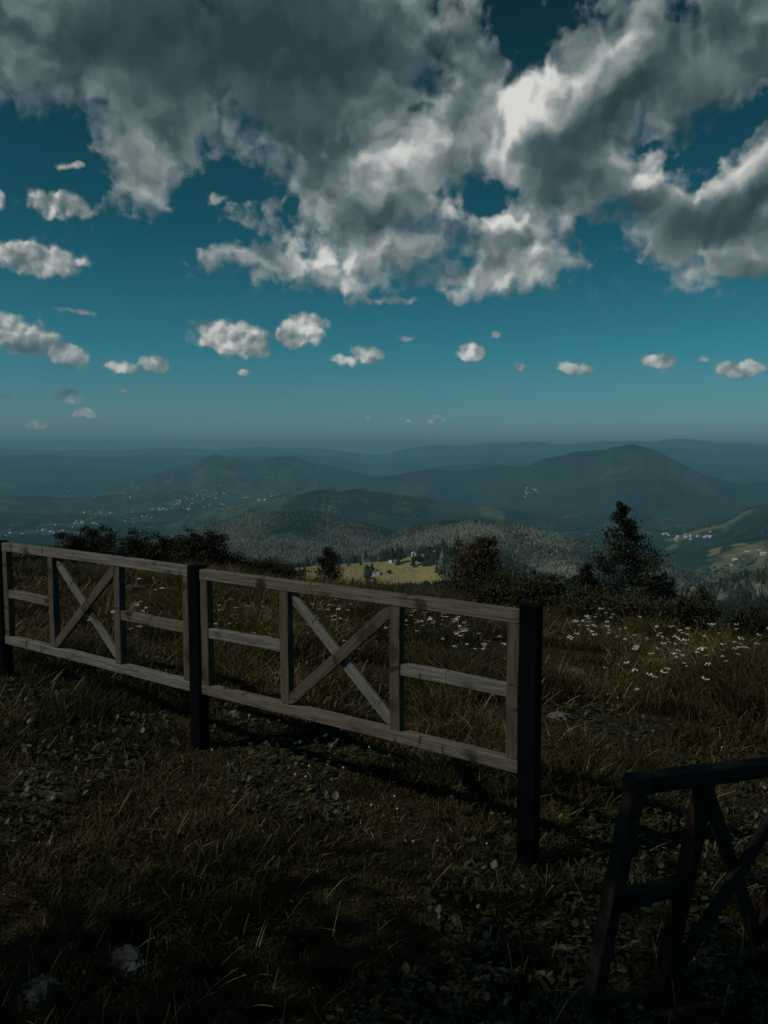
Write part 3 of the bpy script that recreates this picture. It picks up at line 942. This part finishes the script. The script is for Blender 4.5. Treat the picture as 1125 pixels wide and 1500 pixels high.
# broad tree added out of view beside the camera to shade the near grass
def added_shade_tree():
    r_ = np.random.default_rng(77); rn = random.Random(77)
    x, y = -5.4, -2.2; z = float(H(x, y))
    base = Vector((x, y, z)); root = empty('added_shade_tree', base)
    tag(root, 'broad leafy tree added out of view beside the viewpoint to shade the near grass', 'tree')
    T = Tubes()
    T.add([base + Vector((0, 0, -.2)), base + Vector((.05, 0, 1.2)), base + Vector((.1, .1, 2.4)), base + Vector((.3, .2, 3.6)), base + Vector((.5, .3, 5.2))], [.26, .20, .17, .12, .05], 10)
    P = []; tn = []
    cen = Vector((-4.4, -2.15, 5.0))
    for k in range(150):
        u = Vector((rn.gauss(0, 1), rn.gauss(0, 1), rn.gauss(0, 1))).normalized() * rn.uniform(.35, 1.0)
        p = cen + Vector((u.x * 3.6, u.y * 2.5, u.z * 1.5))
        if k % 3 == 0:
            st = base + Vector((.1, .1, rn.uniform(2.2, 3.8)))
            T.add([st, st.lerp(p, .5) + Vector((0, 0, .2)), p], [.06, .035, .012], 5)
        q = np.array(p) + r_.normal(0, 1, (520, 3)) * (.40, .40, .26)
        P.append(q); tn.append(r_.normal(.5, .2, len(q)))
    Pn = np.concatenate(P)
    v, f, a = leaves(Pn - np.array(base), .085, np.concatenate(tn), r_)
    np_mesh('crown', v, f, M_BIRCH, root, attrs=a)
    T.build('trunk', M_TWIG, root, base)


added_shade_tree()
# rust coloured tree and the lone small tree
D = 12.0; g = ground_at(706, D); hh = top_h(706, 788, D)
branchy('rowan_tree', g, 'small rust coloured tree with sparse left branches behind the fence', 'tree', hh, .36, lambda t: .7 + .3 * math.sin(t * 3.1) if t < .8 else .8 - (t - .8) * 2, M_RUSTY, M_TWIG, 50, 44,
        8500, .038, .016, trunk_h=.1, stems=1)
D = 12.3; g = ground_at(682, D); hh = top_h(676, 784, D)
branchy('sapling', g, 'thin sparse green sapling leaning left beside the rust coloured tree', 'sapling', hh, .26, lambda t: .5 + .5 * t if t < .8 else .7, M_BUSH, M_TWIG, 51, 26, 1500, .034, .010, lean=(-.1, 0), trunk_h=.35, sparse=.3)
D = 17.0; g = ground_at(478, D); hh = top_h(481, 803, D)
branchy('lone_tree', g, 'small dense dark tree standing alone in front of the golden meadow', 'tree', hh, .36, lambda t: .95 - .25 * t if t < .7 else .8 - (t - .7) * 2.0, M_BUSH, M_TWIG, 52, 60, 7500, .036, .03, trunk_h=.04, droop=.5, lean=(.04, 0))
D = 30.0; g = ground_at(549, D)
branchy('young_spruce', g, 'tiny dark spruce on the brown slope just above the top rail', 'tree', top_h(549, 853, D) + .15, .22, lambda t: 1.05 - t, M_BIRCH, M_TWIG, 53, 40, 1500, .05, .02, trunk_h=.05, droop=1)

# single trees on the golden meadow, far enough to be a small crown on a trunk
RT_, RF_ = round_tree(); CT_, CF_ = cone_tree(8)
k_ = 0
for (px, py, kind, h_, where) in ((648, 812, 0, 17, 'highest on the golden knoll'), (606, 828, 1, 26, 'dark pointed, at the left foot of the golden knoll'), (615, 824, 0, 20, 'beside the pointed tree at the foot of the golden knoll'),
                                  (588, 822, 0, 19, 'at the far edge of the golden meadow'), (636, 818, 0, 15, 'half way up the golden knoll'), (664, 816, 0, 20, 'on the right shoulder of the golden knoll'),
                                  (538, 836, 0, 14, 'in front of a white house on the golden meadow'), (545, 838, 0, 12, 'close beside the white house on the golden meadow'), (570, 838, 0, 8, 'small and low in the middle of the golden meadow'),
                                  (443, 840, 0, 9, 'at the left end of the golden meadow'), (628, 808, 0, 16, 'behind the golden knoll on its left'), (625, 826, 1, 18, 'thin pointed, below the golden knoll')):
    hpt = hit(px, py + 3)
    if hpt is None: continue
    x, y = hpt; z = float(H(x, y))
    root = empty('meadow_tree', (x, y, z)); tag(root, 'tree ' + where, 'tree', 'single trees on the golden meadow')
    T_, F_ = (CT_, CF_) if kind else (RT_, RF_)
    r_ = np.random.default_rng(900 + k_); k_ += 1
    # crown of several clumps
    n = 9 if not kind else 3
    P = np.stack([r_.normal(0, h_ * .17, n), r_.normal(0, h_ * .17, n), h_ * r_.uniform(.12, .5, n)], -1) if not kind else np.stack([r_.normal(0, .5, n), r_.normal(0, .5, n), np.full(n, 1.0)], -1)
    S = np.full(n, h_ * .42) if not kind else np.stack([np.full(n, h_ * .34), np.full(n, h_ * .34), h_ * r_.uniform(.85, 1, n)], -1)
    v, f, a = scatter(T_, F_, P, S, r_.uniform(0, 6, n), tint=r_.uniform(0, .35, n))
    np_mesh('crown', v, f, M_CONIF, root, attrs=a)
    tt = Tubes(); tt.add([(0, 0, -1), (0, 0, h_ * .45)], [.35, .2], 6); tt.build('trunk', M_TWIG, root, Vector((0, 0, 0)))

# ------------------------------------------------------------------ houses in the valleys
def house_meshes(roofm):
    wv = np.array([(-.5, -.5, -.3), (.5, -.5, -.3), (.5, .5, -.3), (-.5, .5, -.3), (-.5, -.5, .5), (.5, -.5, .5), (.5, .5, .5), (-.5, .5, .5), (-.5, 0, .9), (.5, 0, .9)])
    wall = bpy.data.meshes.new('wall')
    wall.from_pydata([tuple(v) for v in wv], [], [(0, 1, 5, 4), (1, 2, 6, 9, 5), (2, 3, 7, 6), (3, 0, 4, 8, 7)]); wall.materials.append(M_HWALL)
    rf = bpy.data.meshes.new('roof')
    e = .56; y = .58
    V = [(-e, -y, .45), (e, -y, .45), (e, 0, .95), (-e, 0, .95), (-e, y, .45), (e, y, .45),
         (-e, -y, .40), (e, -y, .40), (e, 0, .905), (-e, 0, .905), (-e, y, .40), (e, y, .40)]
    rf.from_pydata(V, [], [(0, 1, 2, 3), (3, 2, 5, 4), (7, 6, 9, 8), (8, 9, 10, 11), (0, 6, 7, 1), (4, 5, 11, 10), (0, 3, 9, 6), (3, 4, 10, 9), (1, 7, 8, 2), (2, 8, 11, 5)]); rf.materials.append(roofm)
    return wall, rf


HM = [house_meshes(M_HROOF), house_meshes(M_HROOF), house_meshes(M_HROOF2)]
hr = random.Random(11)


def house(px, py, size, label, group, rmin=700):
    q = hit(px, py, rmin)
    if q is None: return
    x, y = q
    root = empty('house', (x, y, float(H(x, y)) + .2 * size)); tag(root, label, 'house', group)
    s = size * hr.uniform(.75, 1.25)
    root.scale = (s * 1.3, s, s * .8); root.rotation_euler = (0, 0, hr.uniform(0, 3.14))
    w_, r_ = HM[hr.randrange(3)]
    link(bpy.data.objects.new('wall', w_), root); link(bpy.data.objects.new('roof', r_), root)


TOWNS = [  # centre line points, spread, count, size, label
    ([(5, 800), (50, 788), (100, 772), (150, 762)], 9, 84, 12, 'tiny white house in the near end of the left valley town'),
    ([(110, 762), (150, 758), (200, 756), (245, 748)], 5, 76, 13, 'tiny white house in the long middle row of the left valley town'),
    ([(250, 742), (290, 732), (345, 722)], 8, 54, 14, 'tiny white house in the far end of the left valley town'),
    ([(350, 728), (420, 731)], 3, 10, 14, 'tiny white house on the saddle right of the left valley town'),
    ([(80, 725), (160, 728), (200, 720)], 6, 14, 12, 'tiny far house above the left valley town'),
    ([(880, 786), (940, 786), (990, 788), (1040, 787)], 4, 26, 12, 'tiny white house in the right valley village beyond the birch'),
    ([(765, 722), (790, 716)], 4, 10, 16, 'tiny pale house on the flank of the big mountain'),
]
for pts, spd, cnt, size, lab in TOWNS:
    for k in range(cnt):
        t = hr.random() * (len(pts) - 1); i = int(t); f = t - i
        px = pts[i][0] + (pts[i + 1][0] - pts[i][0]) * f + hr.gauss(0, spd * .6); py = pts[i][1] + (pts[i + 1][1] - pts[i][1]) * f + hr.gauss(0, spd)
        house(px, py, size, lab, lab.replace('tiny ', '').replace('house', 'houses'), 3500)
for px, py, size, lab in ((551, 842, 9, 'white house with a pale roof on the golden meadow'), (573, 824, 8, 'small pale shed at the back of the golden meadow'), (606, 815, 9, 'pale house among trees left of the golden knoll'),
                          (803, 839, 10, 'single white house on the forest slope left of the birch'), (806, 854, 9, 'pale house low on the slope left of the birch'), (1077, 822, 12, 'white house upper right of the pale fields at right'),
                          (1072, 828, 12, 'white house on the pale fields at right'), (1118, 813, 14, 'pale long house at the far right edge of the valley'), (1095, 808, 12, 'pale house above the pale fields near the right edge'),
                          (1112, 806, 12, 'small pale house beside the far right edge houses'), (272, 783, 14, 'pale building on the clearing above the bush row'), (283, 785, 12, 'second pale building on the clearing above the bush row')):
    house(px, py, size, lab, 'single houses on the slopes')

# ------------------------------------------------------------------ grass and weeds
def frustum_pts(n, y0, y1, r_, pw=1.0, marg=.5):
    y = y0 + (y1 - y0) * r_.uniform(0, 1, n) ** pw
    hw = y * .53 + marg
    return r_.uniform(-1, 1, n) * hw, y


def grass():
    r_ = np.random.default_rng(3)
    x, y = frustum_pts(460000, 1.5, 16, r_, 1.6)
    n = len(x)
    patch = fbm2(x / .55, y / .55, 4, 91)
    bare = fbm2(x / 1.3, y / .8, 3, 92)
    clump = fbm2(x / .16, y / .16, 2, 95)
    keep = (patch > .30) & (bare < .70) & (r_.uniform(0, 1, n) < .25 + 1.1 * clump)
    x, y, patch, bare, clump = x[keep], y[keep], patch[keep], bare[keep], clump[keep]
    n = len(x)
    beyond = sstep((y - 2.95) * .84 + (x - .57) * .55, .1, 2.2)          # beyond the fence line
    h = (.022 + .062 * sstep(patch, .42, .7) + .03 * clump) * (.78 + .65 * sstep(y, 2.8, 5)) * (1 + .9 * beyond * sstep(fbm2(x / .9, y / .9, 2, 93), .4, .65)) * r_.uniform(.5, 1.35, n)
    # a tussock by the right bay
    for (tx, ty, th) in ((.30, 3.75, .20), (-.28, 4.3, .16), (1.9, 4.9, .22), (-.9, 2.5, .08)):
        d = np.hypot(x - tx, y - ty); h += th * np.exp(-(d / .16) ** 2) * r_.uniform(.5, 1, n)
    w = r_.uniform(.0010, .0024, n) * (1 + y * .16)
    ang = r_.uniform(0, 6.28, n); lean = h * r_.uniform(.25, 1.5, n); la = r_.uniform(0, 6.28, n)
    z = H(x, y)
    cx, sx = np.cos(ang) * w, np.sin(ang) * w
    lx, ly = np.cos(la) * lean, np.sin(la) * lean
    B = np.stack([x, y, z - .01], -1)
    V = np.empty((n, 5, 3))
    V[:, 0] = B + np.stack([-cx, -sx, 0 * x], -1); V[:, 1] = B + np.stack([cx, sx, 0 * x], -1)
    M_ = B + np.stack([lx * .35, ly * .35, h * .62], -1)
    V[:, 2] = M_ + np.stack([cx, sx, 0 * x], -1) * .8; V[:, 3] = M_ - np.stack([cx, sx, 0 * x], -1) * .8
    V[:, 4] = B + np.stack([lx, ly, h * .98], -1)
    o = (np.arange(n) * 5)[:, None]
    Fq = o + np.array([0, 1, 2, 3]); Ft = o + np.array([3, 2, 4])
    zone = fbm2(x / .8, y / .8, 3, 94)
    tint = np.clip(.14 + .10 * beyond + 1.0 * (zone - .35) + r_.normal(0, .14, n) + (r_.uniform(0, 1, n) < .07) * .45, 0, 1)
    o_ = np_mesh('grass', V.reshape(-1, 3), [Fq, Ft], M_GRASS, attrs={'tint': np.repeat(tint, 5)})
    tag(o_, 'short olive and straw coloured meadow grass with taller tufts', 'grass', kind='stuff')


def straw():
    r_ = np.random.default_rng(13)
    x, y = frustum_pts(4000, 1.7, 13, r_, 1.3)
    n = len(x); k = 5
    keep = fbm2(x / .7, y / .7, 3, 97) > .42
    x, y = x[keep], y[keep]; n = len(x)
    L = r_.uniform(.04, .13, n) * (1 + .5 * sstep(y, 3, 6)); la = r_.uniform(0, 6.28, n)
    lie = r_.uniform(.1, 1.35, n)                                        # from upright to lying
    z = H(x, y)
    V = np.empty((n, k, 2, 3)); w = r_.uniform(.0006, .0012, n) * (1 + y * .16)
    for i in range(k):
        t = i / (k - 1)
        th = lie * (.85 + .2 * t)
        px_ = x + np.cos(la) * L * t * np.sin(th); py_ = y + np.sin(la) * L * t * np.sin(th)
        pz = z + .03 + L * t * np.cos(np.clip(th, 0, 1.5))
        for q, s in ((0, -1), (1, 1)):
            V[:, i, q] = np.stack([px_ - np.sin(la + .6) * w * s, py_ + np.cos(la + .6) * w * s, pz], -1)
    o = (np.arange(n) * k * 2)[:, None]
    Fq = np.concatenate([o + np.array([2 * i, 2 * i + 1, 2 * i + 3, 2 * i + 2]) for i in range(k - 1)])
    o_ = np_mesh('dry_grass', V.reshape(-1, 3), Fq, M_GRASS, attrs={'tint': np.repeat(r_.uniform(.72, 1, n), 2 * k)})
    tag(o_, 'thin dry straw stalks lying and standing among the grass', 'dry grass', kind='stuff')


def weeds():
    r_ = np.random.default_rng(23)
    x, y = frustum_pts(52000, 1.5, 12, r_, 1.9)
    n = len(x)
    px = 562.5 + x / y * F_PX
    p = fbm2(x / .5, y / .5, 3, 98) + .10 * sstep(px, 500, 900) - .05 * sstep(y, 3, 8)
    keep = p > .47
    x, y = x[keep], y[keep]; n = len(x)
    # eight point broad leaf
    T = np.array([(0, 0, 0), (-.28, .15, .05), (-.42, .45, .10), (-.25, .8, .04), (0, 1, -.04), (.25, .8, .04), (.42, .45, .10), (.28, .15, .05), (0, .5, 0)])
    Fc = np.array([(8, i, (i + 1) % 8) for i in range(8)])[:, ::-1]
    z = H(x, y) + r_.uniform(.0, .055, n)
    s = r_.uniform(.012, .034, n) * (1 + .03 * y) * np.where(r_.uniform(0, 1, n) < .05, 1.3, 1)
    v, f, a = scatter(T, Fc, np.stack([x, y, z], -1), np.stack([s * r_.uniform(.6, 1.1, n), s, s], -1), r_.uniform(0, 6.28, n), tilt=r_.normal(.25, .5, n), tint=np.clip(r_.normal(.45, .25, n), 0, 1))
    o_ = np_mesh('ground_cover', v, f, M_WEED, attrs=a, smooth=True)
    tag(o_, 'low broad leaved weeds spreading between the grass', 'ground cover', kind='stuff')


def litter():
    r_ = np.random.default_rng(33)
    x, y = frustum_pts(120000, 1.5, 12, r_, 1.7)
    n = len(x)
    z = H(x, y) + r_.uniform(0, .012, n)
    s = r_.uniform(.005, .017, n) * (1 + .05 * y)
    v, f, a = scatter(LT, LF, np.stack([x, y, z], -1), np.stack([s * r_.uniform(.4, 1.3, n), s, s], -1), r_.uniform(0, 6.28, n), tilt=r_.normal(0, .45, n), tint=np.clip(r_.normal(.4, .25, n), 0, 1))
    o_ = np_mesh('leaf_litter', v, f, M_LITTER, attrs=a)
    tag(o_, 'brown bits of dead leaves lying between the blades', 'leaf litter', kind='stuff')


grass(); straw(); weeds(); litter()


# ------------------------------------------------------------------ flowers
def yarrow_proto(seed):
    rn = random.Random(seed)
    st = Tubes(); hd_V = []; hd_F = []
    h = .34
    st.add([(0, 0, -.02), (.01, 0, h * .5), (.015, .005, h * .82)], [.0022, .0020, .0016], 4)
    heads = []
    for k in range(rn.randint(7, 10)):
        a = rn.uniform(0, 6.28); r = .030 * math.sqrt(rn.random())
        tip = Vector((.015 + math.cos(a) * r, math.sin(a) * r, h + rn.uniform(-.006, .006)))
        st.add([(.015, .005, h * .82), tuple(tip)], [.0012, .0009], 3)
        heads.append(tip)
    for t in heads:
        b = len(hd_V); n = 8; rr = rn.uniform(.008, .013)
        hd_V.append(t + Vector((0, 0, .005)))
        for k in range(n):
            a = 2 * math.pi * k / n
            q = rr * (1 if k % 2 else .72)
            hd_V.append(t + Vector((math.cos(a) * q, math.sin(a) * q, .001)))
        hd_V.append(t + Vector((0, 0, -.003)))
        for k in range(n):
            hd_F.append((b, b + 1 + k, b + 1 + (k + 1) % n)); hd_F.append((b + n + 1, b + 1 + (k + 1) % n, b + 1 + k))
    return st, hd_V, hd_F


protos = []
for k in range(5):
    st, v, f = yarrow_proto(100 + k)
    a = bpy.data.meshes.new('stem'); a.from_pydata([tuple(q) for q in st.V], [], st.F); a.materials.append(M_STEM)
    b = bpy.data.meshes.new('flower_head'); b.from_pydata([tuple(q) for q in v], [], f); b.materials.append(M_PETAL)
    protos.append((a, b))


def flower(px, py, D, label, group, sc):
    x, y, z = ground_at(px, D)
    want = at(px, py, D).z - z
    sc_z = np.clip(want / .34, .35, 2.2)
    root = empty('yarrow', (x, y, z)); tag(root, label, 'flower', group)
    root.scale = (sc, sc, sc_z * fr.uniform(.85, 1.1)); root.rotation_euler = (fr.gauss(0, .14), fr.gauss(0, .14), fr.uniform(0, 6.28))
    a, b = protos[fr.randrange(5)]
    link(bpy.data.objects.new('stem', a), root); link(bpy.data.objects.new('flower_head', b), root)


fr = random.Random(5)
for (pxs, pys, sx, sy, cnt, D0, lab) in (
        (650, 905, 34, 9, 46, 6.9, 'white yarrow in the dense patch seen through the right bay of the fence'),
        (700, 932, 30, 12, 18, 6.2, 'white yarrow low in the right bay of the fence near the black post'),
        (500, 905, 46, 15, 48, 7.2, 'white yarrow behind the crossed braces of the right fence panel'),
        (350, 890, 40, 15, 28, 7.4, 'white yarrow scattered behind the bay right of the middle black post'),
        (345, 925, 34, 16, 18, 6.0, 'small white yarrow low behind the bay right of the middle black post'),
        (868, 910, 28, 11, 24, 6.6, 'white yarrow in the tight patch just right of the tallest black post'),
        (985, 926, 40, 11, 24, 6.4, 'white yarrow in the middle patch below the brown shrubs'),
        (1015, 950, 52, 13, 26, 5.9, 'white yarrow in the lower right patch of the meadow'),
        (1090, 935, 32, 15, 20, 6.5, 'white yarrow at the right edge of the meadow'),
        (990, 985, 40, 12, 10, 5.2, 'white yarrow standing alone lower in the right meadow'),
        (205, 880, 44, 22, 20, 7.4, 'white yarrow scattered behind the left fence panel')):
    for k in range(cnt):
        px = fr.gauss(pxs, sx); py = fr.gauss(pys, sy)
        D_ = D0 + (pys - py) * .04 + fr.uniform(-.3, .3)
        flower(px, py, max(4.5, D_), lab, lab.replace('white yarrow', 'yarrow flowers'), fr.uniform(.4, .85))

# clover dots in the near grass
cl = bpy.data.meshes.new('clover_flower')
T_, F_ = round_tree()
cs = bpy.data.meshes.new('stem'); tt = Tubes(); tt.add([(0, 0, -.02), (.003, 0, .07)], [.0011, .0009], 4); cs.from_pydata([tuple(v) for v in tt.V], [], tt.F); cs.materials.append(M_STEM)
cl.from_pydata([tuple(v * .0085 + np.array([.003, 0, .064])) for v in T_], [], [tuple(f) for f in F_.tolist()]); cl.materials.append(M_PETAL)
for (px, py) in ((483, 1126), (507, 1127), (543, 1195), (581, 1197), (640, 1240), (604, 1245), (502, 1140), (452, 1142), (447, 1160), (577, 1178), (712, 1237), (593, 1245), (720, 1190), (738, 1188), (175, 1008), (182, 1010),
                 (890, 1000), (905, 1004), (1035, 985), (1058, 1062), (365, 1072), (540, 1105), (310, 1130), (432, 1158), (660, 1170)):
    x0, y0, z0 = ray(px, py); t = EYE / -z0
    x, y = x0 * t, y0 * t
    root = empty('clover', (x, y, float(H(x, y)))); tag(root, 'small white clover flower low in the near grass', 'flower', 'white clover flowers in the near grass')
    link(bpy.data.objects.new('stem', cs), root); link(bpy.data.objects.new('flower_head', cl), root)

# ------------------------------------------------------------------ stones
def stone(px, py, w, d, h, label, seed):
    import bmesh
    x0, y0, z0 = ray(px, py); t = EYE / -z0
    x, y = x0 * t, y0 * t; z = float(H(x, y))
    bm = bmesh.new(); bmesh.ops.create_icosphere(bm, subdivisions=4, radius=1)
    co = np.array([v.co[:] for v in bm.verts]); Fa = np.array([[q.index for q in f.verts] for f in bm.faces]); bm.free()
    n = fbm2(co[:, 0] * 1.6 + seed, co[:, 1] * 1.6 + co[:, 2] * 2.1, 4, seed, ridged=True)
    co = co * (.7 + .6 * n)[:, None]
    co = np.round(co * 5) / 5 * .35 + co * .65
    V = co * (w / 2, d / 2, h)
    o = np_mesh('stone', V, Fa, M_STONE, smooth=False, loc=(x, y, z))
    o.rotation_euler = (0, 0, seed * 1.3)
    tag(o, label, 'stone', 'pale stones in the grass')


for a in ((135, 1392, .10, .08, .05, 'pale jagged stone in the dark lower left grass, farthest of the three', 1), (185, 1425, .13, .09, .045, 'broad pale stone in the lower left grass, the rightmost there', 2),
          (55, 1488, .12, .10, .06, 'pale stone cut by the bottom edge in the lower left corner', 3), (105, 1420, .12, .08, .035, 'flat pale stone lying between the others in the lower left grass', 4),
          (845, 962, .34, .14, .03, 'pale flat stone in the grass right of the tallest black post', 6), (820, 1024, .14, .09, .03, 'small pale stone close to the right of the tallest black post', 7),
          (187, 1063 - 205, .5, .2, .03, 'long pale flat stone behind the left fence panel', 8), (345, 1058, .10, .07, .03, 'small pale stone under the bottom rail right of the middle post', 9),
          (600, 1030, .20, .09, .02, 'pale flat stone below the middle rail of the right bay', 10)):
    stone(*a)

# a bird over the far ridge
bp_ = at(806, 645, 380)
bv = [(-.1, -.45, 0), (.1, -.45, 0), (0, -.5, .07), (-.13, 0, 0), (.13, 0, 0), (0, 0, .14), (0, .45, .03), (-.9, .05, .28), (.9, .05, .28), (-.85, -.18, .24), (.85, -.18, .24), (0, 0, -.12), (-.16, -.85, 0), (.16, -.85, 0)]
bf = [(0, 3, 5, 2), (1, 2, 5, 4), (3, 6, 5), (4, 5, 6), (3, 11, 6), (4, 6, 11), (0, 11, 3), (1, 4, 11), (0, 1, 11), (3, 7, 9, 0), (4, 1, 10, 8), (0, 12, 13, 1), (0, 2, 1)]
bm_ = bpy.data.meshes.new('bird'); bm_.from_pydata(bv, [], bf); bm_.materials.append(M_TWIG)
bo = bpy.data.objects.new('bird', bm_); bo.location = bp_; bo.rotation_euler = (0, .2, .7); link(bo)
tag(bo, 'tiny dark bird gliding above the far mountain ridge', 'bird')

# ------------------------------------------------------------------ haze
hz = bpy.data.meshes.new('haze')
zt = float(HZ.max()) + 30; zb = float(HZ.min()) - 1
B_ = 46000
hz.from_pydata([(sx * B_, sy * B_, z) for z in (zb, zt) for sx, sy in ((-1, -1), (1, -1), (1, 1), (-1, 1))], [],
               [(3, 2, 1, 0), (4, 5, 6, 7), (0, 1, 5, 4), (1, 2, 6, 5), (2, 3, 7, 6), (3, 0, 4, 7)])
mh = bpy.data.materials.new('haze_air'); mh.use_nodes = True
for n in list(mh.node_tree.nodes):
    if n.type == 'BSDF_PRINCIPLED': mh.node_tree.nodes.remove(n)
pv = mh.node_tree.nodes.new('ShaderNodeVolumePrincipled')
pv.inputs['Color'].default_value = (.32, .79, 1.0, 1)
pv.inputs['Density'].default_value = 6.3e-5
pv.inputs['Anisotropy'].default_value = 0.0
mh.node_tree.links.new(pv.outputs[0], mh.node_tree.nodes['Material Output'].inputs['Volume'])
hz.materials.append(mh)
ho = bpy.data.objects.new('haze', hz); link(ho); tag(ho, kind='stuff'); ho['label'] = 'thin blue haze over the valleys and far ridges'; ho['category'] = 'haze'
